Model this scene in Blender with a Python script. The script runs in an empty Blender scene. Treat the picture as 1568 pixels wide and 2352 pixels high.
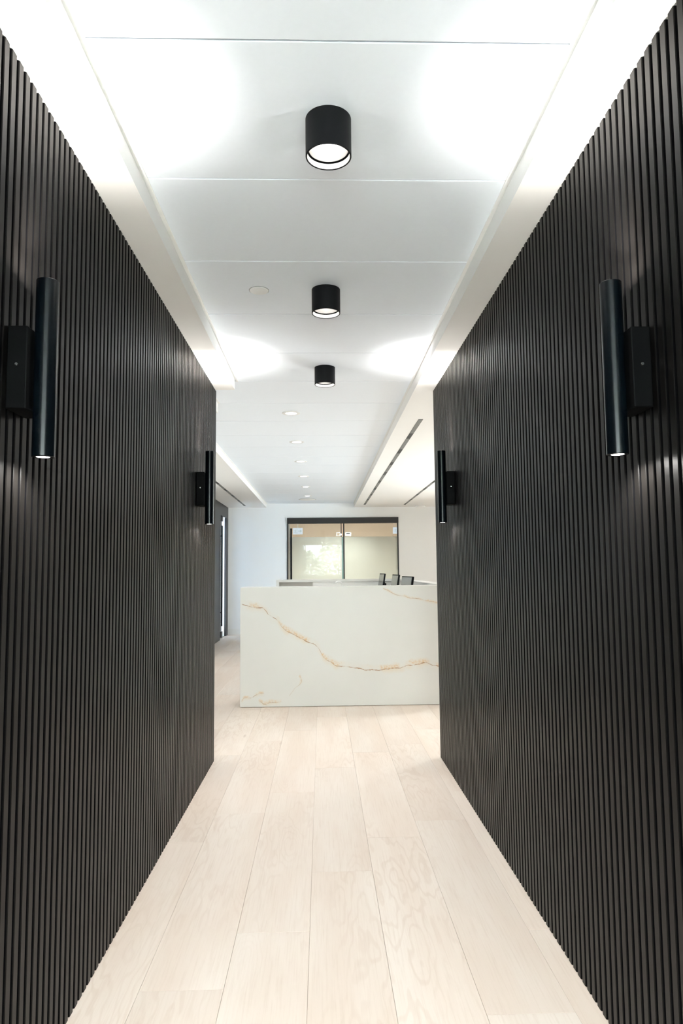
import bpy, bmesh, math, random
from mathutils import Vector, Matrix
random.seed(7)
S = bpy.context.scene
COL = S.collection
PI = math.pi

# ------------------------------------------------------------------ camera
YAW, PITCH, ROLL, EYE = 0.0293, 0.0835, -0.0092, 1.287
fw = Vector((math.sin(YAW)*math.cos(PITCH), math.cos(YAW)*math.cos(PITCH), math.sin(PITCH)))
r0 = Vector((math.cos(YAW), -math.sin(YAW), 0)); u0 = r0.cross(fw)
rt = math.cos(ROLL)*r0 + math.sin(ROLL)*u0
up = -math.sin(ROLL)*r0 + math.cos(ROLL)*u0
cd = bpy.data.cameras.new('camera'); cam = bpy.data.objects.new('camera', cd); COL.objects.link(cam)
cd.sensor_fit = 'VERTICAL'; cd.sensor_height = 36; cd.sensor_width = 24; cd.lens = 24
cd.clip_start = 0.02
M = Matrix((rt, up, -fw)).transposed().to_4x4(); M.translation = (0, 0, EYE)
cam.matrix_world = M
S.camera = cam

# ------------------------------------------------------------------ world, daylight, exposure
w = bpy.data.worlds.new('world'); S.world = w; w.use_nodes = True
bg = w.node_tree.nodes['Background']; bg.inputs[0].default_value = (0.90, 0.945, 1.0, 1); bg.inputs[1].default_value = 52.0
S.view_settings.view_transform = 'Standard'; S.view_settings.look = 'None'
S.view_settings.exposure = 0.19; S.view_settings.gamma = 1.0
S.view_settings.use_curve_mapping = False
S.cycles.max_bounces = 10; S.cycles.diffuse_bounces = 7; S.cycles.glossy_bounces = 4
S.cycles.transparent_max_bounces = 12; S.cycles.caustics_reflective = False; S.cycles.caustics_refractive = False
S.cycles.sample_clamp_indirect = 0
S.cycles.use_denoising = True

def portal(name, loc, aim, sx, sy):
    """a light portal in a window opening: it only guides the sampling of the sky outside"""
    l = bpy.data.lights.new(name, 'AREA'); l.shape = 'RECTANGLE'; l.size = sx; l.size_y = sy
    l.cycles.is_portal = True
    o = bpy.data.objects.new(name, l); COL.objects.link(o); o.location = loc
    o.rotation_euler = Vector(aim).to_track_quat('-Z', 'Y').to_euler()
portal('portal_entrance', (0, -3.55, 1.22), (0, 1, 0), 4.6, 2.45)
portal('portal_lobby', (4.97, 8.8, 1.3), (-1, 0, 0), 1.2, 2.1)
portal('portal_side_door', (-2.3, 12.6, 1.2), (1, 0, 0), 2.0, 2.3)

# ------------------------------------------------------------------ dimensions
XL, XR, D = -0.739, 0.801, 4.765      # corridor
H, ZP = 2.55, 2.63                    # soffit, panel height
EL, ER = -0.604, 0.664                # soffit edges
LX, RX, BY = -1.91, 5.0, 13.9         # lobby
CX = 0.028
YC, YW = -0.5, -3.6                   # corridor start, entrance front

# ------------------------------------------------------------------ mesh helpers
class MB:
    def __init__(s): s.bm = bmesh.new()
    def box(s, x0, x1, y0, y1, z0, z1, bev=0):
        t = bmesh.new() if bev else s.bm
        v = [t.verts.new((x, y, z)) for z in (z0, z1) for y in (y0, y1) for x in (x0, x1)]
        for f in ((0,2,3,1),(4,5,7,6),(0,1,5,4),(2,6,7,3),(0,4,6,2),(1,3,7,5)):
            t.faces.new([v[i] for i in f])
        if bev:
            bmesh.ops.bevel(t, geom=t.edges[:], offset=bev, segments=2, affect='EDGES', profile=0.5)
            me = bpy.data.meshes.new('t'); t.to_mesh(me); t.free(); s.bm.from_mesh(me); bpy.data.meshes.remove(me)
        return s
    def lathe(s, prof, c=(0,0,0), n=48, axis='Z'):
        """prof: list of (r, h); r == 0 closes to a point"""
        rings = []
        for r, h in prof:
            ring = []
            for i in range(1 if r == 0 else n):
                a = 2*PI*i/n; p = (r*math.cos(a), r*math.sin(a), h)
                if axis == 'X': p = (h, p[0], p[1])
                if axis == 'Y': p = (p[0], h, p[1])
                ring.append(s.bm.verts.new((c[0]+p[0], c[1]+p[1], c[2]+p[2])))
            rings.append(ring)
        for a, b in zip(rings, rings[1:]):
            for i in range(n):
                j = (i+1) % n
                q = [a[i % len(a)], a[j % len(a)], b[j % len(b)], b[i % len(b)]]
                u = []
                for v in q:
                    if v not in u: u.append(v)
                if len(u) > 2: s.bm.faces.new(u)
        return s
    def tube(s, pts, rad, n=14):
        pts = [Vector(p) for p in pts]; rings = []
        for i, p in enumerate(pts):
            d = (pts[min(i+1, len(pts)-1)] - pts[max(i-1, 0)]).normalized()
            ref = Vector((0,1,0)) if abs(d.y) < .9 else Vector((1,0,0))
            a = d.cross(ref).normalized(); b = d.cross(a)
            r = rad[i] if isinstance(rad, (list, tuple)) else rad
            rings.append([s.bm.verts.new(p + r*(math.cos(2*PI*k/n)*a + math.sin(2*PI*k/n)*b)) for k in range(n)])
        for a, b in zip(rings, rings[1:]):
            for k in range(n): s.bm.faces.new((a[k], a[(k+1)%n], b[(k+1)%n], b[k]))
        s.bm.faces.new(rings[0]); s.bm.faces.new(rings[-1])
        return s
    def poly(s, pts, off):
        """prism: planar outline pts, extruded by off"""
        off = Vector(off); n = len(pts)
        a = [s.bm.verts.new(p) for p in pts]; b = [s.bm.verts.new(Vector(p)+off) for p in pts]
        s.bm.faces.new(a); s.bm.faces.new(b[::-1])
        for i in range(n): s.bm.faces.new((a[i], a[(i+1)%n], b[(i+1)%n], b[i]))
        return s
    def mesh(s, name, mat, smooth=False):
        bmesh.ops.recalc_face_normals(s.bm, faces=s.bm.faces[:])
        me = bpy.data.meshes.new(name); s.bm.to_mesh(me); s.bm.free()
        if mat: me.materials.append(mat)
        if smooth:
            me.polygons.foreach_set('use_smooth', [True]*len(me.polygons))
            try: me.set_sharp_from_angle(angle=math.radians(35))
            except Exception: pass
        return me
    def obj(s, name, mat, parent=None, smooth=False):
        return put(name, s.mesh(name, mat, smooth), parent)

def put(name, me, parent=None, loc=None):
    o = bpy.data.objects.new(name, me); COL.objects.link(o)
    if parent: o.parent = parent
    if loc: o.location = loc
    return o
def thing(name, label, cat, loc=(0,0,0), group=None, rotz=0):
    o = bpy.data.objects.new(name, None); COL.objects.link(o); o.location = loc; o.rotation_euler = (0,0,rotz)
    o.empty_display_size = .1
    return tag(o, label, cat, group)
def tag(o, label=None, cat=None, group=None, kind=None):
    if label: o['label'] = label
    if cat: o['category'] = cat
    if group: o['group'] = group
    if kind: o['kind'] = kind
    return o
def struct(o, label=None, cat=None):
    return tag(o, label, cat, None, 'structure')
def copy_tree(o, parent=None):
    c = o.copy(); COL.objects.link(c)
    if parent: c.parent = parent
    for ch in list(o.children): copy_tree(ch, c)
    return c

# ------------------------------------------------------------------ material helpers
class NT:
    def __init__(s, name):
        s.m = bpy.data.materials.new(name); s.m.use_nodes = True
        s.t = s.m.node_tree; s.b = s.t.nodes['Principled BSDF']; s.out = s.t.nodes['Material Output']
    def n(s, kind, **kw):
        nd = s.t.nodes.new(kind)
        for k, v in kw.items():
            if k.startswith('i_'):
                key = k[2:]; nd.inputs[int(key) if key.isdigit() else key.replace('_', ' ')].default_value = v
            else: setattr(nd, k, v)
        return nd
    def l(s, a, b): s.t.links.new(a, b)
    def math(s, op, a, b=None, clamp=False):
        nd = s.n('ShaderNodeMath', operation=op, use_clamp=clamp)
        for i, v in enumerate((a, b)):
            if v is None: continue
            if isinstance(v, (int, float)): nd.inputs[i].default_value = v
            else: s.l(v, nd.inputs[i])
        return nd.outputs[0]
    def mapr(s, v, a, b, c, d, smooth=True):
        nd = s.n('ShaderNodeMapRange', interpolation_type='SMOOTHSTEP' if smooth else 'LINEAR')
        s.l(v, nd.inputs[0])
        for i, q in enumerate((a, b, c, d)): nd.inputs[1+i].default_value = q
        return nd.outputs[0]
    def mix(s, fac, a, b, blend='MIX'):
        nd = s.n('ShaderNodeMix', data_type='RGBA', blend_type=blend)
        for i, v in ((0, fac), (6, a), (7, b)):
            if isinstance(v, (int, float)): nd.inputs[i].default_value = v
            elif isinstance(v, tuple): nd.inputs[i].default_value = v
            else: s.l(v, nd.inputs[i])
        return nd.outputs[2]
    def noise(s, vec, scale, detail=3, rough=.5, dist=0):
        nd = s.n('ShaderNodeTexNoise', i_Scale=scale, i_Detail=detail, i_Roughness=rough, i_Distortion=dist)
        if vec is not None: s.l(vec, nd.inputs['Vector'])
        return nd.outputs[0]
    def mapping(s, vec, scale=(1,1,1), loc=None):
        nd = s.n('ShaderNodeMapping'); nd.inputs['Scale'].default_value = scale
        s.l(vec, nd.inputs['Vector'])
        if loc is not None: s.l(loc, nd.inputs['Location'])
        return nd.outputs[0]
    def bump(s, h, strength, dist=.01):
        nd = s.n('ShaderNodeBump', i_Strength=strength, i_Distance=dist); s.l(h, nd.inputs['Height'])
        s.l(nd.outputs[0], s.b.inputs['Normal'])

def c4(c): return (c[0], c[1], c[2], 1)
def simple(name, col, rough=.5, metal=0, spec=.5, var=.04, scale=30, bump=0):
    t = NT(name); co = t.n('ShaderNodeTexCoord').outputs['Object']
    nz = t.noise(co, scale, 4)
    a = tuple(x*(1-var) for x in col); b = tuple(min(1, x*(1+var)) for x in col)
    t.l(t.mix(nz, c4(a), c4(b)), t.b.inputs['Base Color'])
    t.b.inputs['Roughness'].default_value = rough; t.b.inputs['Metallic'].default_value = metal
    t.b.inputs['Specular IOR Level'].default_value = spec
    if bump: t.bump(nz, bump, .002)
    return t.m
def emit(name, col, power):
    t = NT(name); e = t.n('ShaderNodeEmission', i_Color=c4(col), i_Strength=power)
    t.l(e.outputs[0], t.out.inputs['Surface']); return t.m

M_ceil = simple('white_ceiling_tile', (.865,.915,.975), .8, var=.015, scale=60, bump=.05)
M_soff = simple('white_plaster', (.87,.855,.83), .75, var=.01, scale=8)
M_wall = simple('white_wall_paint', (.88,.885,.88), .6, var=.012, scale=5)
M_white = simple('white_lacquer', (.84,.84,.82), .35, var=.01)
M_black = simple('black_powder_coat', (.0045,.005,.006), .5, spec=.16, var=.1, scale=200)
M_plate = simple('matt_black_plate', (.0015,.0016,.0018), .6, spec=.08)
M_tube = simple('black_satin_tube', (.0015,.003,.0045), .24, spec=.30, var=.08, scale=150)
M_darkframe = simple('dark_frame', (.012,.011,.011), .5, var=.1)
M_chrome = simple('chrome', (.75,.74,.72), .18, metal=1)
M_steel = simple('dark_steel', (.12,.12,.12), .35, metal=.8)
M_grey = simple('grey_slot_vane', (.20,.20,.19), .6)
M_darkgrey = simple('dark_slot_vane', (.035,.035,.035), .6)
M_screen = simple('unlit_screen', (.16,.165,.155), .25, spec=.6)
M_beige = simple('beige_wall', (.79,.725,.655), .7, var=.02)
M_ring = simple('white_trim_ring', (.85,.85,.84), .4)
M_alu = simple('satin_reflector', (.62,.60,.59), .45, metal=0, var=.02)
M_leaf = simple('leaf_green', (.26,.36,.22), .6, var=.5, scale=3)
M_lens = emit('lamp_lens', (1, .97, .92), 6)
M_spotlens = emit('sconce_lens', (1, .96, .90), 9)
M_down = emit('downlight_lens', (1, .98, .95), 5)

def mat_slat():
    t = NT('dark_slat'); tc = t.n('ShaderNodeTexCoord').outputs['Object']
    oi = t.n('ShaderNodeObjectInfo').outputs['Random']
    nz = t.noise(t.mapping(tc, (60, 60, 1.2)), 4, 4)
    a = t.mix(nz, (.0042,.0037,.0034,1), (.0060,.0053,.0048,1))
    k = t.mapr(oi, 0, 1, .92, 1.08, False)
    cmb = t.n('ShaderNodeCombineColor'); [t.l(k, cmb.inputs[i]) for i in range(3)]
    t.l(t.mix(1.0, a, cmb.outputs[0], 'MULTIPLY'), t.b.inputs['Base Color'])
    t.b.inputs['Roughness'].default_value = .32
    t.b.inputs['Specular IOR Level'].default_value = .11
    fine = t.noise(tc, 900, 2); t.bump(fine, .08, .0008)
    return t.m
M_slat = mat_slat()
M_back = simple('black_backing', (.003,.003,.0035), .9, spec=.05)

def mat_oak():
    t = NT('pale_oak_plank'); tc = t.n('ShaderNodeTexCoord').outputs['Object']
    rnd = t.n('ShaderNodeObjectInfo').outputs['Random']
    off = t.n('ShaderNodeCombineXYZ'); t.l(t.math('MULTIPLY', rnd, 37.0), off.inputs[0]); t.l(t.math('MULTIPLY', rnd, 91.0), off.inputs[1])
    p = t.mapping(tc, (1,1,1), off.outputs[0])
    # knots pull the grain round them
    st = t.mapping(p, (5.0, 1.1, 1))
    vor = t.n('ShaderNodeTexVoronoi', i_Scale=1.0); t.l(st, vor.inputs['Vector'])
    knot = t.mapr(vor.outputs['Distance'], .0, .34, 1, 0)
    warp = t.noise(t.mapping(p, (3.5, .7, 1)), 1.6, 3, .55)
    ph = t.math('ADD', t.math('MULTIPLY', warp, 2.2), t.math('MULTIPLY', knot, .9))
    rings = t.math('SINE', t.math('MULTIPLY', ph, 34.0))
    cath = t.mapr(rings, .2, 1, 0, 1)
    patch = t.mapr(t.noise(t.mapping(p, (2.2, .6, 1)), 1.1, 2), .42, .66, 0, 1)
    fine = t.noise(t.mapping(p, (85, 2.5, 1)), 1.6, 5, .65)
    tone = t.noise(t.mapping(p, (3, .5, 1)), 1.5, 3)
    c = t.mix(t.mapr(tone, .3, .7, 0, 1), (.780,.662,.570,1), (.840,.750,.670,1))
    c = t.mix(t.math('MULTIPLY', t.mapr(fine, .45, .75, 0, 1), .30), c, (.60,.47,.37,1))
    c = t.mix(t.math('MULTIPLY', t.math('MULTIPLY', cath, patch), .24), c, (.60,.46,.36,1))
    core = t.mapr(vor.outputs['Distance'], .0, .085, 1, 0)
    gate = t.mapr(t.noise(t.mapping(p, (2, .5, 1)), .9, 1), .52, .56, 0, 1)
    c = t.mix(t.math('MULTIPLY', t.math('MULTIPLY', core, gate), .5), c, (.42,.29,.20,1))
    k = t.mapr(rnd, 0, 1, .955, 1.035, False)
    cmb = t.n('ShaderNodeCombineColor'); [t.l(k, cmb.inputs[i]) for i in range(3)]
    t.l(t.mix(1.0, c, cmb.outputs[0], 'MULTIPLY'), t.b.inputs['Base Color'])
    t.b.inputs['Roughness'].default_value = .42
    t.b.inputs['Specular IOR Level'].default_value = .35
    t.bump(fine, .10, .0015)
    return t.m
M_oak = mat_oak()
M_sub = simple('oak_joint', (.60,.50,.41), .8)

# marble with hand-placed ochre veins; coordinates are (x, z) on the front slab in metres
VEIN_MAIN = [(-0.763,0.967),(-0.714,0.95),(-0.64,0.925),(-0.578,0.924),(-0.508,0.862),(-0.433,0.812),(-0.351,0.713),(-0.298,0.683),(-0.207,0.637),(-0.141,0.6),(-0.075,0.579),(0.019,0.447),(0.08,0.406),(0.142,0.373),(0.286,0.358),(0.41,0.336),(0.533,0.331),(0.658,0.345),(0.741,0.352),(0.803,0.368),(0.886,0.379),(0.97,0.39),(1.04,0.369),(1.3,0.33)]
VEIN_LOW = [(-0.765,0.054),(-0.732,0.086),(-0.675,0.089),(-0.626,0.117),(-0.585,0.132),(-0.545,0.127)]
VEIN_LOW2 = [(-0.605,0.06),(-0.575,0.045),(-0.545,0.031),(-0.496,0.042),(-0.434,0.045),(-0.381,0.053)]
VEIN_UP = [(0.58,1.10),(0.619,1.085),(0.669,1.055),(0.731,1.03),(0.781,1.025),(0.843,1.004),(0.919,0.999),(1.002,0.977),(1.3,0.93)]
VEIN_RISE = [(0.10,-0.315),(0.136,-0.287),(0.176,-0.262),(0.207,-0.217),(0.243,-0.2),(0.288,-0.213),(0.31,-0.214)]   # (z, x): runs upward
def mat_marble(veins=True):
    t = NT('gold_veined_marble' if veins else 'pale_marble'); co = t.n('ShaderNodeTexCoord').outputs['Object']
    base = t.mix(t.mapr(t.noise(co, 1.3, 3), .3, .7, 0, 1), (.665,.660,.635,1), (.705,.700,.675,1))
    col = base
    if veins:
        sx = t.n('ShaderNodeSeparateXYZ'); t.l(co, sx.inputs[0]); X, Z = sx.outputs[0], sx.outputs[2]
        n1 = t.math('SUBTRACT', t.noise(co, 9, 5, .6), .5)
        n2 = t.noise(co, 16, 4, .6); n3 = t.noise(co, 55, 5, .7); n4 = t.noise(co, 5, 2)
        def vein(pts, A, B, core, halo, side, strength, amp, seedy):
            nonlocal col
            a0, a1 = pts[0][0], pts[-1][0]
            b0 = min(p[1] for p in pts)-.01; b1 = max(p[1] for p in pts)+.01
            fc = t.n('ShaderNodeFloatCurve'); cu = fc.mapping.curves[0]; fc.mapping.use_clip = False
            q = [((x-a0)/(a1-a0), (z-b0)/(b1-b0)) for x, z in pts]
            cu.points[0].location = q[0]; cu.points[1].location = q[-1]
            for x, z in q[1:-1]: cu.points.new(x, z)
            for p in cu.points: p.handle_type = 'AUTO_CLAMPED'
            fc.mapping.update()
            t.l(t.mapr(A, a0, a1, 0, 1, False), fc.inputs['Value'])
            zc = t.math('ADD', t.math('MULTIPLY', fc.outputs[0], b1-b0), b0)
            d = t.math('SUBTRACT', t.math('ADD', B, t.math('MULTIPLY', n1, amp)), zc)
            ad = t.math('ABSOLUTE', d)
            inr = t.math('MULTIPLY', t.mapr(A, a0-.004, a0+.012, 0, 1), t.mapr(A, a1-.03, a1, 1, 0))
            br = t.mapr(n2, .36, .62, .12, 1)
            line = t.math('MULTIPLY', t.mapr(ad, core*.3, core, 1, 0), br)
            # ragged ochre bleeding on one side of the crack
            sd = t.math('MULTIPLY', d, side)
            hl = t.math('MULTIPLY', t.mapr(sd, -.006, .004, 0, 1), t.mapr(sd, .0, halo, 1, 0))
            hl = t.math('MULTIPLY', hl, t.mapr(n3, .44, .58, 0, 1))
            hl = t.math('MULTIPLY', hl, t.mapr(n4, .47, .56, .04, 1))
            wash = t.math('MULTIPLY', t.mapr(ad, 0, halo*1.1, 1, 0), t.mapr(n4, .42, .58, .08, .6))
            col = t.mix(t.math('MULTIPLY', t.math('MULTIPLY', wash, inr), .7*strength), col, (.70,.53,.33,1))
            col = t.mix(t.math('MULTIPLY', t.math('MULTIPLY', hl, inr), .8*strength), col, (.64,.39,.16,1))
            col = t.mix(t.math('MULTIPLY', t.math('MULTIPLY', line, inr), .9*strength), col, (.36,.20,.10,1))
        vein(VEIN_MAIN, X, Z, .0060, .062, 1, 1.0, .05, 1)
        vein(VEIN_LOW, X, Z, .005, .03, 1, .75, .03, 2)
        vein(VEIN_LOW2, X, Z, .005, .035, 1, .6, .05, 3)
        vein(VEIN_UP, X, Z, .0045, .022, 1, .75, .02, 4)
        vein(VEIN_RISE, Z, X, .0045, .02, -1, .5, .03, 5)
    t.l(col, t.b.inputs['Base Color']); t.b.inputs['Roughness'].default_value = .32
    t.b.inputs['Specular IOR Level'].default_value = .4
    return t.m
M_marble = mat_marble(); M_pale = mat_marble(False)

def mat_glass(name, tint, film=0.0, filmcol=(.8,.85,.8)):
    """thin pane: clear or covered with a milky film, with a mirror reflection on its face"""
    t = NT(name); tr = t.n('ShaderNodeBsdfTransparent', i_Color=c4(tint))
    body = tr.outputs[0]
    if film:
        nz = t.noise(t.n('ShaderNodeTexCoord').outputs['Object'], 3, 2)
        fc = t.mix(nz, c4(tuple(x*.97 for x in filmcol)), c4(filmcol))
        df = t.n('ShaderNodeBsdfDiffuse'); tl = t.n('ShaderNodeBsdfTranslucent'); t.l(fc, df.inputs[0]); t.l(fc, tl.inputs[0])
        m1 = t.n('ShaderNodeMixShader', i_0=.56); t.l(df.outputs[0], m1.inputs[1]); t.l(tl.outputs[0], m1.inputs[2])
        m2 = t.n('ShaderNodeMixShader', i_0=film); t.l(body, m2.inputs[1]); t.l(m1.outputs[0], m2.inputs[2]); body = m2.outputs[0]
    gl = t.n('ShaderNodeBsdfGlossy', i_Roughness=.0); fr = t.n('ShaderNodeFresnel', i_IOR=1.30)
    mx = t.n('ShaderNodeMixShader'); t.l(fr.outputs[0], mx.inputs[0]); t.l(body, mx.inputs[1]); t.l(gl.outputs[0], mx.inputs[2])
    t.l(mx.outputs[0], t.out.inputs['Surface']); return t.m
M_clear = mat_glass('clear_glass', (.93,.96,.95))
M_frost = mat_glass('frosted_film', (.9,.93,.9), .93, (.80,.83,.76))
M_edge = simple('green_glass_edge', (.22,.36,.33), .2)

# ================================================================== STRUCTURE
# ---- floor of planks
floor = struct(MB().box(-2.65, RX+.1, YW-.1, 17.4, -.15, -.006).obj('floor', M_sub), 'pale oak plank floor')
PW, PL, GAP = .2595, 1.53, .0004
pm = {}
def plank_mesh(wd, ln):
    k = (round(wd,4), round(ln,4))
    if k not in pm:
        b = MB(); c = .0005; z0, z1 = -.0055, 0
        x0, x1, y0, y1 = GAP, wd-GAP, GAP, ln-GAP
        v = lambda x, y, z: b.bm.verts.new((x, y, z))
        lo = [v(x0,y0,z0), v(x1,y0,z0), v(x1,y1,z0), v(x0,y1,z0)]
        md = [v(x0,y0,z1-c), v(x1,y0,z1-c), v(x1,y1,z1-c), v(x0,y1,z1-c)]
        hi = [v(x0+c,y0+c,z1), v(x1-c,y0+c,z1), v(x1-c,y1-c,z1), v(x0+c,y1-c,z1)]
        for a, q in ((lo, md), (md, hi)):
            for i in range(4): b.bm.faces.new((a[i], a[(i+1)%4], q[(i+1)%4], q[i]))
        b.bm.faces.new(hi); b.bm.faces.new(lo)
        pm[k] = b.mesh('plank', M_oak)
    return pm[k]
ENDS = {-3: 3.382, -2: 2.229, -1: 2.555, 0: 3.033, 1: 3.394, 2: 2.074}     # a butt joint seen in each corridor row
def lay(k, ya, yb):
    x = -.052 + k*PW; xa, xb = max(x, LX), min(x+PW, 3.0)
    if xb - xa < .02: return
    y = ENDS.get(k, 2.0 + (k*k*.613 + k*.377) % PL)
    while y > ya: y -= PL
    while y < yb:
        a, b = max(y, ya), min(y+PL, yb)
        if b - a > .02: put('plank', plank_mesh(xb-xa, b-a), floor, (xa, a, 0))
        y += PL
for k in range(-8, 12):
    lay(k, .9 if -3 <= k <= 3 else 4.66, BY)
# behind the visitor and in the far part of the lobby nothing of the planks is seen: plain boards
MB().box(-2.5, 2.5, YW, .899, -.0055, 0).box(3.081, RX, 4.7, BY, -.0055, 0).obj('plain_boards', M_oak, floor)

# ---- slatted corridor walls
PIT, SW, SD = .0386, .0262, .011
def slat_mesh(sgn):
    b = MB(); c = .002; h = H-.001
    prof = [(0,-SW/2), (SD-c,-SW/2), (SD,-SW/2+c), (SD,SW/2-c), (SD-c,SW/2), (0,SW/2)]
    b.poly([(sgn*x, y, 0.001) for x, y in prof], (0,0,h-.001))
    me = b.mesh('slat', M_slat); me.materials.append(M_back)
    for p in me.polygons:                                  # veneered face on a black core
        if abs(p.normal.y) > .9: p.material_index = 1
    return me
def slat_wall(name, x, sgn, label):
    xb = x - sgn*SD
    a, b_ = sorted((xb, xb - sgn*.14))
    wl = struct(MB().box(a, b_, YC, D-.002, 0, H).obj(name, M_back), label)
    me = slat_mesh(sgn); y = D - SW/2
    while y > .55:
        put('slat', me, wl, (xb, y, 0)); y -= PIT
    p0, p1 = sorted((xb, x - sgn*.002))
    MB().box(p0, p1, YC, y + PIT - SW/2 - .013, 0.001, H-.001).obj('plain_panel', M_slat, wl)
    e0, e1 = sorted((x - sgn*.0005, xb - sgn*.14))
    MB().box(e0, e1, D-.0015, D+.004, 0.001, H-.001).obj('end_cap', M_slat, wl)
    return wl
slat_wall('wall_left', XL, 1, 'corridor wall of narrow dark vertical slats on the left')
slat_wall('wall_right', XR, -1, 'corridor wall of narrow dark vertical slats on the right')

# ---- other walls
def wall(name, boxes, mat=M_wall, label=None):
    b = MB()
    for q in boxes: b.box(*q)
    return struct(b.obj(name, mat), label)
wall('wall_lobby_front', [(LX-.1, XL-.155, D-.2, D-.05, 0, H), (XR+.155, RX, D-.2, D-.05, 0, H)], label='white lobby wall behind the slatted partitions')
wb = wall('wall_back', [(LX, -.703, BY, BY+.12, 0, 2.75), (1.566, RX+.1, BY, BY+.12, 0, 2.75), (-.703, 1.566, BY, BY+.12, 2.334, 2.75)], label='white back wall of the lobby')
DY0, DY1, DH = 11.60, 13.63, 2.352     # side door opening
wall('wall_lobby_left', [(LX-.32, LX, D-.2, DY0, 0, 2.75), (LX-.32, LX, DY1, BY+.12, 0, 2.75), (LX-.32, LX, DY0, DY1, DH, 2.75)], label='white side wall with the glass door')
WZ0, WZ1, WY0, WY1 = .25, 2.35, 8.2, 9.4
wall('wall_lobby_right', [(RX, RX+.1, D-.2, WY0, 0, 2.75), (RX, RX+.1, WY1, BY, 0, 2.75), (RX, RX+.1, WY0, WY1, 0, WZ0), (RX, RX+.1, WY0, WY1, WZ1, 2.75)], label='lobby wall with an added window')
wall('wall_entrance_left', [(-2.6, -2.5, YW, YC+.1, 0, 2.75), (-2.6, XL-.155, YC, YC+.1, 0, 2.75)], label='white entrance wall left of the corridor mouth')
wall('wall_entrance_right', [(2.5, 2.6, YW, YC+.1, 0, 2.75), (XR+.155, 2.6, YC, YC+.1, 0, 2.75)], label='white entrance wall right of the corridor mouth')
wall('wall_entrance', [(-2.6, -2.3, YW-.1, YW, 0, 2.75), (2.3, 2.6, YW-.1, YW, 0, 2.75), (-2.3, 2.3, YW-.1, YW, 2.45, 2.75)], label='entrance wall around the glazed front')
# room behind the glass doors
wall('wall_meeting_room', [(-1.0, -.9, BY+.12, 17.3, 0, 2.75), (1.8, 1.9, BY+.12, 17.3, 0, 2.75), (-1.0, 1.9, 17.2, 17.3, 0, 2.75)], M_beige, 'beige walls of the room behind the glass doors')

# ---- baseboards
def basebd(name, x0, x1, y0, y1):
    o = struct(MB().box(x0, x1, y0, y1, 0, .10).box(min(x0,x1)+.002 if x1-x0 < .1 else x0, x1 if x1-x0 > .1 else x1-.002, y0+.004 if x1-x0 > .1 else y0, y1, .10, .112).obj(name, M_white))
    o['label'] = 'white baseboard'
basebd('baseboard_back', LX, -.72, BY-.014, BY)
basebd('baseboard_back_right', 1.58, RX, BY-.014, BY)
basebd('baseboard_front_left', LX, XL-.16, D-.05, D-.036)

# ---- ceiling: slab with panels, soffits and edge trims as parts
ceil = struct(MB().box(-2.65, RX+.1, YW-.1, 17.3, ZP+.03, ZP+.15).obj('ceiling', M_grey), 'white ceiling of long panels between soffits')
JY = [.985*v for v in (1.662,2.292,2.932,3.565,4.221,4.874,5.528,6.207,6.885,7.532,8.212,8.872,9.585,10.22)]
while JY[-1] + .65 < BY: JY.append(JY[-1]+.65)
JY = [JY[0]-.63*k for k in range(3,0,-1)] + JY
PG = .0028
for a, b in zip(JY, JY[1:] + [BY]):
    if b - a < .05: continue
    lo = EL+.012 if b < 4.85 else (-.83+.012 if b < 5.5 else -1.12+.012)
    MB().box(lo, ER-.012, a+PG, b-PG, ZP, ZP+.028, .0025).obj('panel', M_ceil, ceil)
MB().box(-2.5, 2.5, YW, JY[0]-PG, ZP, ZP+.028).obj('plain_panel', M_ceil, ceil)
def soffit(x0, x1, y0, y1): MB().box(x0, x1, y0, y1, H, ZP+.03).obj('soffit', M_soff, ceil)
soffit(XL-.15, EL, YC, 4.73)
soffit(LX, XL-.15, D-.2, 4.73)
soffit(LX, -.83, 4.73, JY[9])
soffit(LX, -1.12, JY[9], BY)
soffit(ER, XR+.15, YC, D-.2)
soffit(ER, RX, D-.2, BY)
def edge(x0, x1, y0, y1): MB().box(x0, x1, y0, y1, ZP-.003, ZP+.001).obj('edge_trim', M_ring, ceil)
edge(EL, EL+.016, YC, 4.80); edge(ER-.016, ER, YC, BY)
edge(-.83, -.814, 4.735, JY[9]); edge(-1.12, -1.104, JY[9], BY)

# ---- windows that let the daylight in (behind the visitor; unseen one added at the lobby's right end)
def window(name, axis, pos, a0, a1, z0, z1, n, label):
    wn = thing(name, label, None, (0,0,0)); struct(wn)
    if 'category' in wn: del wn['category']
    def bx(a, b, c, d, t0, t1):
        return MB().box(a, b, pos+t0, pos+t1, c, d) if axis == 'Y' else MB().box(pos+t0, pos+t1, a, b, c, d)
    for i in range(n+1):
        c = a0 + (a1-a0)*i/n; c = min(max(c, a0+.025), a1-.025)
        bx(c-.025, c+.025, z0+.05, z1-.05, 0, .05).obj('mullion', M_darkframe, wn)
    bx(a0, a1, z1-.05, z1, 0, .05).obj('head', M_darkframe, wn); bx(a0, a1, z0, z0+.05, 0, .05).obj('sill', M_darkframe, wn)
    for i in range(n):
        bx(a0+(a1-a0)*i/n+.025, a0+(a1-a0)*(i+1)/n-.025, z0+.05, z1-.05, .02, .026).obj('pane', M_clear, wn)
window('window_1', 'Y', YW-.08, -2.3, 2.3, 0, 2.45, 3, 'glazed entrance front behind the viewer')
window('window_2_added', 'X', RX+.02, WY0, WY1, WZ0, WZ1, 2, 'lobby window out of view, added for daylight')
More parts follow.
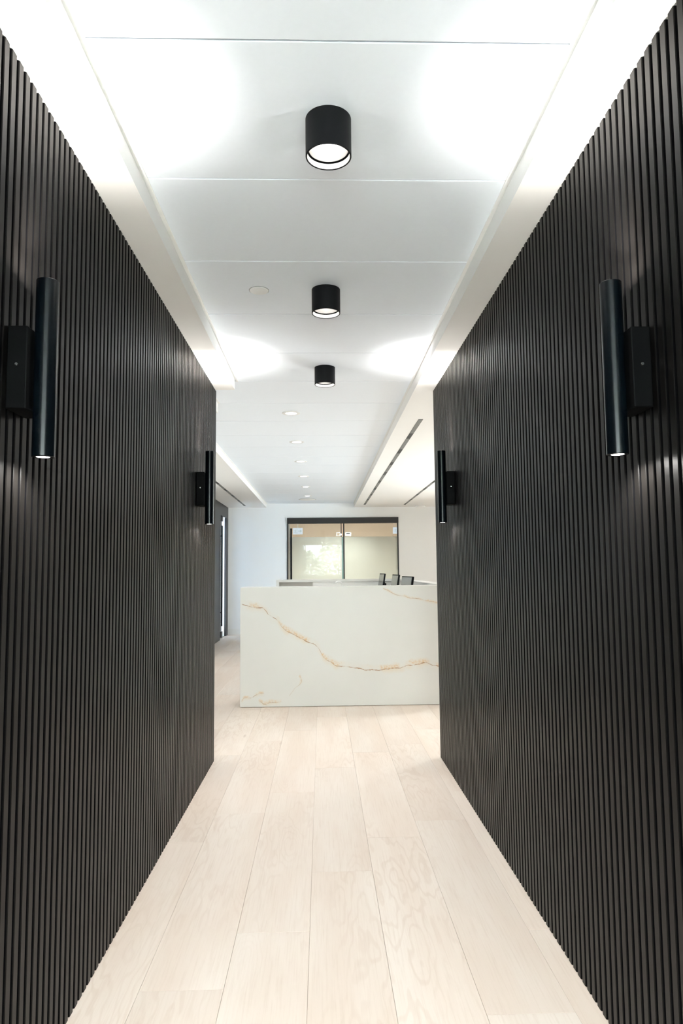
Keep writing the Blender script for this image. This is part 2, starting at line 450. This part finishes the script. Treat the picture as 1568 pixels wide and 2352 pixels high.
# shrubs outside the entrance, mirrored in the glass doors
b = MB()
for i in range(5200):
    p = Vector((random.uniform(-2.6, 2.6), YW-1.6+random.uniform(-.35,.35), random.uniform(.0, 1.0)))
    p.z = .05 + p.z*(2.3+.35*math.sin(p.x*3.1)+.2*math.sin(p.x*7.7))
    a = Vector((random.gauss(0,1), random.gauss(0,1), random.gauss(0,1))).normalized(); c = a.orthogonal().normalized()
    L, W = random.uniform(.06,.14), random.uniform(.02,.05)
    b.bm.faces.new([b.bm.verts.new(q) for q in (p-a*L, p+c*W, p+a*L, p-c*W)])
tag(b.obj('shrub_foliage', M_leaf), 'green garden foliage outside, mirrored in the glass doors', 'foliage', None, 'stuff')
struct(MB().box(-6, 6, -9, YW-.11, -.2, -.02).obj('ground', simple('paving', (.70,.70,.70), .8)), 'paving outside the entrance')

# ---- glass sliding doors in the back wall
dr = struct(bpy.data.objects.new('door_1', None)); COL.objects.link(dr); dr['label'] = 'black framed pair of glass doors, clear above and frosted below'
x0, x1, y = -.703, 1.566, BY
MB().box(x0, x1, y-.045, y+.06, 2.218, 2.334, .003).obj('header', M_darkframe, dr)
MB().box(x0, x0+.023, y-.02, y+.06, 0, 2.218).obj('jamb', M_darkframe, dr)
MB().box(x1-.022, x1, y-.02, y+.06, 0, 2.218).obj('jamb', M_darkframe, dr)
MB().box(.436, .462, y-.012, y+.04, 0, 2.218).obj('mullion', M_darkframe, dr)
FZ = 1.945
def leaf(xa, xb, yy):
    MB().box(xa, xb, yy, yy+.010, FZ, 2.218).obj('clear_pane', M_clear, dr)
    MB().box(xa, xb, yy, yy+.010, 0.01, FZ).obj('frosted_pane', M_frost, dr)
leaf(x0+.058, .405, y-.018); leaf(.462, x1-.022, y+.02)
MB().box(x0+.048, x0+.058, y-.018, y-.008, .01, 2.218).obj('glass_edge', simple('pale_edge', (.60,.60,.52), .3), dr)
MB().box(x0+.023, x0+.048, y+.03, y+.05, .01, 2.218).obj('stop', M_beige, dr)
MB().box(.388, .405, y-.020, y-.007, FZ, 2.218).obj('edge_strip', M_darkframe, dr)
MB().box(.405, .436, y-.018, y-.008, .01, FZ).obj('glass_edge', M_edge, dr)
hd = MB().box(-.636, -.601, y-.075, y-.045, .30, 2.118, .004).obj('handle', M_black, dr)
for z in (.55, 1.9): MB().lathe([(0,0),(.009,0),(.009,.03),(0,.03)], (-.6185, y-.048, z), 14, 'Y').obj('standoff', M_black, hd)
cl = MB().box(.300, .375, y-.030, y-.020, 2.022, 2.030).box(.300, .375, y-.030, y-.020, 1.962, 1.970).box(.300, .307, y-.030, y-.020, 1.97, 2.022).obj('clamp_fitting', M_chrome, dr)
MB().lathe([(0,-.03),(.022,-.03),(.026,-.02),(.026,.0),(0,0)], (.385, y-.012, 1.99), 20, 'Y').obj('knob', M_chrome, cl)
c2 = MB().box(.480, .60, y+.002, y+.014, 2.022, 2.032).box(.480, .60, y+.002, y+.014, 1.958, 1.966).box(.592, .60, y+.002, y+.014, 1.966, 2.022).box(.480,.592,y+.01,y+.014,1.966,2.022).obj('clamp_fitting', M_chrome, dr)
MB().box(.505, .575, y-.004, y+.006, 1.998, 2.016, .004).obj('bolt', M_black, c2)

# exit sign reflections, built as pale glowing boxes in the room behind the glass
M_sign = emit('reflected_sign_face', (.80,.86,.95), .80); M_pict = emit('reflected_pictogram', (.62,.72,.74), .72)
def exit_sign_reflection(x, label, right_arrow):
    s = thing('exit_sign_reflection', label, 'sign', (x, BY+.30, 2.015), 'exit sign reflections built behind the glass')
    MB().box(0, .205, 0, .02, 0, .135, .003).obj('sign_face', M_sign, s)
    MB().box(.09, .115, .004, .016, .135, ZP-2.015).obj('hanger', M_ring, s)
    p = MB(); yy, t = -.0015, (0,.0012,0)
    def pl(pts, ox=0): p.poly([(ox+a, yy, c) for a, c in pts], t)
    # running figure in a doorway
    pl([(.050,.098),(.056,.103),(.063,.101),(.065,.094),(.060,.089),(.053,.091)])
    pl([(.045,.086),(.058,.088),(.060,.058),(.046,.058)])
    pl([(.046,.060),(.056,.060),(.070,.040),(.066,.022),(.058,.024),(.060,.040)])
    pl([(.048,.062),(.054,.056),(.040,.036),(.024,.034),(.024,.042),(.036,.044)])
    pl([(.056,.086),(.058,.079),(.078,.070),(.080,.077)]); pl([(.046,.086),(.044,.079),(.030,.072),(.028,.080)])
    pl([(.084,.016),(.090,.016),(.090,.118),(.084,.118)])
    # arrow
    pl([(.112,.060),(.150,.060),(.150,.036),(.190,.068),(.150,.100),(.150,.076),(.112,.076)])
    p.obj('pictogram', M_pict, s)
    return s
exit_sign_reflection(-.600, 'pale reflection of an exit sign with running figure and arrow, beside the tall black pull bar', True)
exit_sign_reflection(1.487, 'pale reflection of an exit sign half hidden by the right jamb of the glass doors', True)

# ---- side door (glass leaf in a dark panelled frame)
d2 = struct(bpy.data.objects.new('door_2', None)); COL.objects.link(d2); d2['label'] = 'glass side door in a dark surround with a black pull bar'
MB().box(LX, LX+.02, 10.4, 12.82, 0, H).box(LX, LX+.02, 12.82, 13.86, DH-.03, H).obj('surround', M_slat, d2)
MB().box(LX-.02, LX+.02, DY1-.02, 13.86, 0, DH-.03).obj('jamb', M_darkframe, d2)
MB().box(LX-.32, LX-.02, DY1-.02, DY1, 0, DH).box(LX-.32, LX-.0, DY0, DY1, DH-.02, DH).obj('reveal', M_white, d2)
MB().box(LX-.30, LX-.022, DY1-.034, DY1-.02, 0, .10).obj('reveal_baseboard', M_white, d2)
MB().box(LX-.035, LX-.025, 11.62, 13.28, .012, DH-.03).obj('glass_leaf', M_clear, d2)
MB().box(LX-.037, LX-.023, 13.28, 13.292, .012, DH-.03).obj('leaf_edge', M_steel, d2)
for z0, z1 in ((.005, .12), (DH-.12, DH-.022)):
    MB().box(LX-.055, LX-.005, 13.20, 13.33, z0, z1, .004).obj('hinge', M_steel, d2)
hb = MB().box(LX+.02, LX+.045, 12.90, 12.955, .246, 2.127, .006).obj('handle', M_black, d2)
for z in (.50, 1.93): MB().lathe([(0,-.05),(.01,-.05),(.01,.03),(0,.03)], (LX+.0, 12.927, z), 12, 'X').obj('standoff', M_black, hb)
# wall beyond the side door; unseen roof and end walls added to cut daylight
wall('wall_beyond_door_light_block', [(-4.6, -4.5, 9.0, 15.0, 0, 2.9), (-4.5, LX-.32, 14.9, 15.0, 0, 2.9), (-4.5, -2.9, 9.0, 9.1, 0, 2.9), (-4.6, LX-.32, 9.0, 15.0, 2.75, 2.9), (-4.6, LX-.32, 9.0, 15.0, -.1, 0)], simple('pale_blue_wall', (.62,.74,.84), .6), 'pale wall seen through the side door, with added roof and end walls blocking daylight')

# ================================================================== LAMPS
def spot(name, loc, aim, power, size, blend, radius, color, parent=None):
    l = bpy.data.lights.new(name, 'SPOT'); l.energy = power; l.spot_size = math.radians(size); l.spot_blend = blend
    l.shadow_soft_size = radius; l.color = color
    o = bpy.data.objects.new(name, l); COL.objects.link(o); o.location = loc
    o.rotation_euler = Vector(aim).to_track_quat('-Z', 'Y').to_euler()
    if parent: o.parent = parent
    return o
def disk(name, loc, aim, power, size, color, parent):
    l = bpy.data.lights.new(name, 'AREA'); l.shape = 'DISK'; l.size = size; l.energy = power; l.color = color
    o = bpy.data.objects.new(name, l); COL.objects.link(o); o.location = loc
    o.rotation_euler = Vector(aim).to_track_quat('-Z', 'Y').to_euler(); o.parent = parent
    return o
WARM = (1.0, .96, .91); NEUT = (1.0, .975, .94)
# surface-mounted black cylinders
R, LH = .0685, .117
CYL_POWER = 35
def cyl_lamp(y, label):
    t = thing('ceiling_lamp', label, 'lamp', (CX, y, ZP), 'black cylinder lights in a row')
    ri = R-.004
    MB().lathe([(0,0),(R,0),(R,-LH+.0015),(R-.0012,-LH),(ri,-LH),(ri,-.03),(0,-.03)], n=64).obj('housing', M_black, t, True)
    # bright white ring band, a thin dark groove, then the dished reflector with its lens
    MB().lathe([(ri-.0002,-LH+.002),(ri-.0012,-LH+.002),(ri-.0012,-LH+.0185),(ri-.0002,-LH+.0185)], n=64).obj('white_band', M_ring, t, True)
    MB().lathe([(ri-.0055,-LH+.0225),(ri-.009,-LH+.032),(.0445,-.064),(.0425,-.064),(ri-.0065,-LH+.0225)], n=64).obj('reflector', M_alu, t, True)
    MB().lathe([(0,-.068),(.030,-.070),(.043,-.066),(.043,-.060),(0,-.060)], n=48).obj('lens', M_lens, t, True)
    spot('lamp_light', (0,0,-LH+.006), (0,0,-1), CYL_POWER, 120, .9, .04, NEUT, t)
    return t
cyl_lamp(1.944, 'largest black cylinder ceiling light, alone on the second ceiling panel with a bright lens')
cyl_lamp(3.195, 'black cylinder ceiling light beside the round white ceiling cap')
cyl_lamp(4.470, 'smallest black cylinder ceiling light, last before the corridor opens')
for yy in (.67,): cyl_lamp(yy, 'black cylinder ceiling light over the corridor behind the viewer')

# wall sconces
ZS0, ZS1, RS = 1.562, 2.0, .0262
UP_POWER, BEAM_POWER, DOWN_POWER = 2.5, 36, 18
def sconce(sgn, x, y, label):
    t = thing('wall_sconce', label, 'wall lamp', (x, y, 0), 'black tube wall lamps')
    off = sgn*.0695                                    # tube axis in front of the slats
    c = (off, 0, 0)
    MB().lathe([(0,ZS0+.014),(.0165,ZS0+.014),(.0165,ZS0+.002),(.018,ZS0),(RS-.001,ZS0),(RS,ZS0+.001),(RS,ZS1-.001),(RS-.001,ZS1),(.018,ZS1),(.0165,ZS1-.002),(.0165,ZS1-.014),(0,ZS1-.014)], c, 56).obj('tube', M_tube, t, True)
    MB().lathe([(0,ZS0+.0004),(.0150,ZS0+.0006),(.0162,ZS0+.002),(.0162,ZS0+.0055),(0,ZS0+.0055)], c, 32).obj('lens', M_spotlens, t)
    MB().lathe([(0,ZS1-.004),(.0162,ZS1-.004),(.0162,ZS1-.0055),(0,ZS1-.0055)], c, 32).obj('lens', M_spotlens, t)
    a, b_ = sorted((sgn*.0003, sgn*.048))
    MB().box(a, b_, -.055, .055, 1.669, 1.869, .003).obj('wall_plate', M_plate, t)
    MB().lathe([(0,-.003),(.0035,-.003),(.0045,-.0015),(.0045,.003),(0,.003)], (sgn*.024, -.0545, 1.775), 16, 'Y').obj('screw', M_chrome, t, True)
    disk('uplight', (off, 0, ZS1+.001), (0,.10,1), UP_POWER, .033, WARM, t)
    spot('uplight_beam', (off, 0, ZS1+.001), (0,.24,1), BEAM_POWER, 80, 1.0, .012, WARM, t)
    spot('downlight', (off, 0, ZS0-.001), (0,0,-1), DOWN_POWER, 165, .6, .014, NEUT, t)
    return t
sconce(1, XL, 1.648, 'large black tube sconce on the left slatted wall, its screw and wall plate showing')
sconce(1, XL, 4.085, 'small black tube sconce at the far end of the left slatted wall')
sconce(-1, XR, 1.648, 'large black tube sconce on the right slatted wall')
sconce(-1, XR, 4.10, 'small black tube sconce at the far end of the right slatted wall')

# recessed downlights over the lobby
names = ['first', 'second', 'third', 'fourth', 'fifth', 'sixth']
DOWN_W = 22
def downlight(x, y, label, z=ZP, grp='round recessed lights in the lobby ceiling', power=None):
    t = thing('recessed_downlight', label, 'downlight', (x, y, z), grp)
    MB().lathe([(.048,0),(.079,0),(.079,-.002),(.074,-.004),(.050,-.004),(.048,-.001)], n=40).obj('trim_ring', M_ring, t, True)
    MB().lathe([(0,-.0015),(.048,-.0015),(.048,0),(0,0)], n=32).obj('lens', M_down, t)
    spot('downlight_light', (0,0,-.02), (0,0,-1), power or DOWN_W, 130, .9, .05, NEUT, t)
for i, y in enumerate((5.80, 7.13, 8.445, 9.80, 11.06, 12.45)):
    downlight(-.256, y, 'round recessed downlight, %s in its row beyond the black cylinder lights' % names[i])
for x, a in ((2.6, 'inner'), (4.0, 'window side')):
    for y, q in ((6.5, 'by the marble front'), (9.0, 'by the middle monitor'), (11.5, 'by the back counter')):
        downlight(x, y, 'round soffit downlight past the slot diffusers, %s row, %s' % (a, q), H, 'lobby downlights out of view')
downlight(.4, 14.9, 'round recessed downlight in the room behind the glass doors', power=740)

# round covers
def cover(x, y, z, r, h, label, name='ceiling_sensor', cat='sensor'):
    t = thing(name, label, cat, (x, y, z))
    MB().lathe([(0,-h),(r*.86,-h),(r*.97,-h*.7),(r,0),(0,0)], n=40).obj('cover', M_ring, t, True)
    MB().lathe([(r,0),(r*1.04,0),(r*1.04,-.0015),(r,-.0015)], n=40).obj('rim', M_grey, t, True)
cover(-.294, 3.20, ZP, .046, .005, 'flat round white ceiling cap beside the middle black cylinder light')
cover(-.272, 13.07, ZP, .16, .012, 'wide flat round white disc on the ceiling beyond the last downlight', 'ceiling_speaker', 'speaker')
cover(2.00, 13.70, H, .10, .03, 'shallow white dome on the soffit near the back wall', 'smoke_detector', 'detector')

# slot diffusers in the soffits
def diffuser(xc, y0, y1, label):
    t = thing('slot_diffuser', label, 'air vent', (xc, y0, H), 'linear slot diffusers')
    L = y1-y0; hw = .020
    MB().box(-hw, hw, 0, L, -.0012, 0).obj('channel', M_darkframe, t)
    n = 9; seg = L/n
    for i in range(n):
        a = i*seg
        MB().box(-hw+.002, hw-.002, a+.004, a+seg*.70, -.0022, -.0012).obj('vane', M_grey, t)
        MB().box(-hw+.002, hw-.002, a+seg*.70, a+seg-.004, -.0018, -.0012).obj('vane', M_darkgrey, t)
    return t
diffuser(.848, 5.69, 13.37, 'long dark slot diffuser in the soffit, the full length one beside the ceiling panels')
diffuser(1.645, 5.69, 13.43, 'dark slot diffuser on the right, partly hidden behind the slatted wall')
diffuser(-1.512, 5.69, 13.48, 'dark slot diffuser in the left soffit above the side door')

# ================================================================== FURNITURE
DX0, DX1, DY, DZ = -.777, 1.36, 6.56, 1.121
desk = thing('reception_desk', 'long white marble reception desk with ochre veins standing on the oak floor', 'desk', (0, DY, 0))
MB().box(DX0, DX1, 0, .02, .004, DZ, .0015).obj('front_panel', M_marble, desk)
MB().box(DX0, DX1, .0205, .30, DZ-.02, DZ, .001).obj('front_ledge', M_pale, desk)
MB().box(DX0, DX0+.02, .0205, .30, .004, DZ-.0205, .001).obj('side_panel', M_pale, desk)
MB().box(DX0+.02, DX1-.30, .28, .30, .004, DZ-.0205).obj('inner_panel', M_pale, desk)
RY = 11.02-DY
MB().box(DX1-.16, DX1, .301, RY, DZ-.02, DZ, .001).obj('side_ledge', M_pale, desk)
MB().box(DX1-.02, DX1, .0205, RY, .004, DZ-.0205).obj('side_panel', M_pale, desk)
MB().box(DX1-.16, DX1-.14, .301, RY, .004, DZ-.0205).obj('inner_panel', M_pale, desk)
MB().box(.55, DX1-.161, .301, RY-.4, .70, .73, .002).obj('worktop', M_white, desk)
for yy in (.6, 2.3, RY-.45): MB().box(.60, DX1-.165, yy, yy+.03, .004, .70).obj('support', M_white, desk)

bc = thing('back_counter', 'white marble counter with an open recess, standing behind the reception desk', 'counter', (0, 11.03, 0))
MB().box(-.735, DX1, 0, .55, 1.085, 1.121, .0015).obj('counter_top', M_pale, bc)
MB().box(-.735, -.69, 0, .55, .004, 1.0845, .001).obj('end_panel', M_pale, bc)
MB().box(-.689, DX1, .40, .42, .004, 1.0845).obj('back_panel', M_white, bc)
MB().box(-.15, DX1, .02, .399, .004, 1.0845).obj('cabinet_front', M_white, bc)

def monitor(x, y, rz, wd, ztop, label):
    t = thing('monitor', label, 'monitor', (x, y, .731), 'monitors on the reception desk', rz)
    h = .335; zt = ztop-.731
    o = MB(); o.box(-.012, .012, -wd/2, wd/2, -h, 0, .003)
    scr = o.obj('screen_housing', M_black, t)
    scr.location = (0, 0, zt); scr.rotation_euler = (0, math.radians(9), 0)
    p = MB().box(-.0135, -.0121, -wd/2+.012, wd/2-.012, -h+.022, -.014).obj('screen', M_screen, scr)
    q = MB().box(.0121, .045, -.10, .10, -h*.78, -h*.38, .01).obj('rear_bulge', M_black, scr)
    MB().box(.02, .05, -.03, .03, .012, zt-h*.45, .004).obj('stand', M_black, t)
    MB().box(-.06, .11, -.11, .11, .0005, .012, .004).obj('foot', M_black, t)
    return t
monitor(.955, 10.75, math.radians(3), .52, 1.212, 'farthest of three black monitors behind the marble front, narrowest in view')
monitor(1.015, 9.35, math.radians(3), .52, 1.206, 'middle one of three black monitors behind the marble front')
monitor(1.005, 8.00, math.radians(4), .62, 1.196, 'third black monitor behind the marble front, widest in view, closest to the slatted wall')

lp = thing('desk_lamp', 'slim white curved lamp neck rising behind the marble desk front', 'lamp')
lp.location = (.25, 10.80, 0)
MB().box(-.10, .30, -.18, .18, .70, .73, .004).box(-.08, .28, .12, .15, .004, .70).box(-.08, .28, -.15, -.12, .004, .70).obj('side_table', M_white, None)
st = bpy.data.objects['side_table']; st.location = (.20, 10.78, 0)
tag(st, 'small white table hidden behind the marble front, under the white lamp', 'table')
MB().lathe([(0,.7305),(.055,.7305),(.055,.738),(.05,.742),(0,.742)], n=32).obj('base', M_white, lp, True)
pts = []
for i in range(15):
    a = PI*(i/14)*.78
    pts.append((.06 - .045*(1-math.cos(a))*1.15, 0, 1.045 + .048*math.sin(a)))
neck = [(.085,0,.742),(.085,0,.85),(.082,0,.95),(.072,0,1.01)] + pts
MB().tube(neck, [.008]*4 + [.009+.004*min(1,i/10) for i in range(15)]).obj('neck', M_white, lp, True)
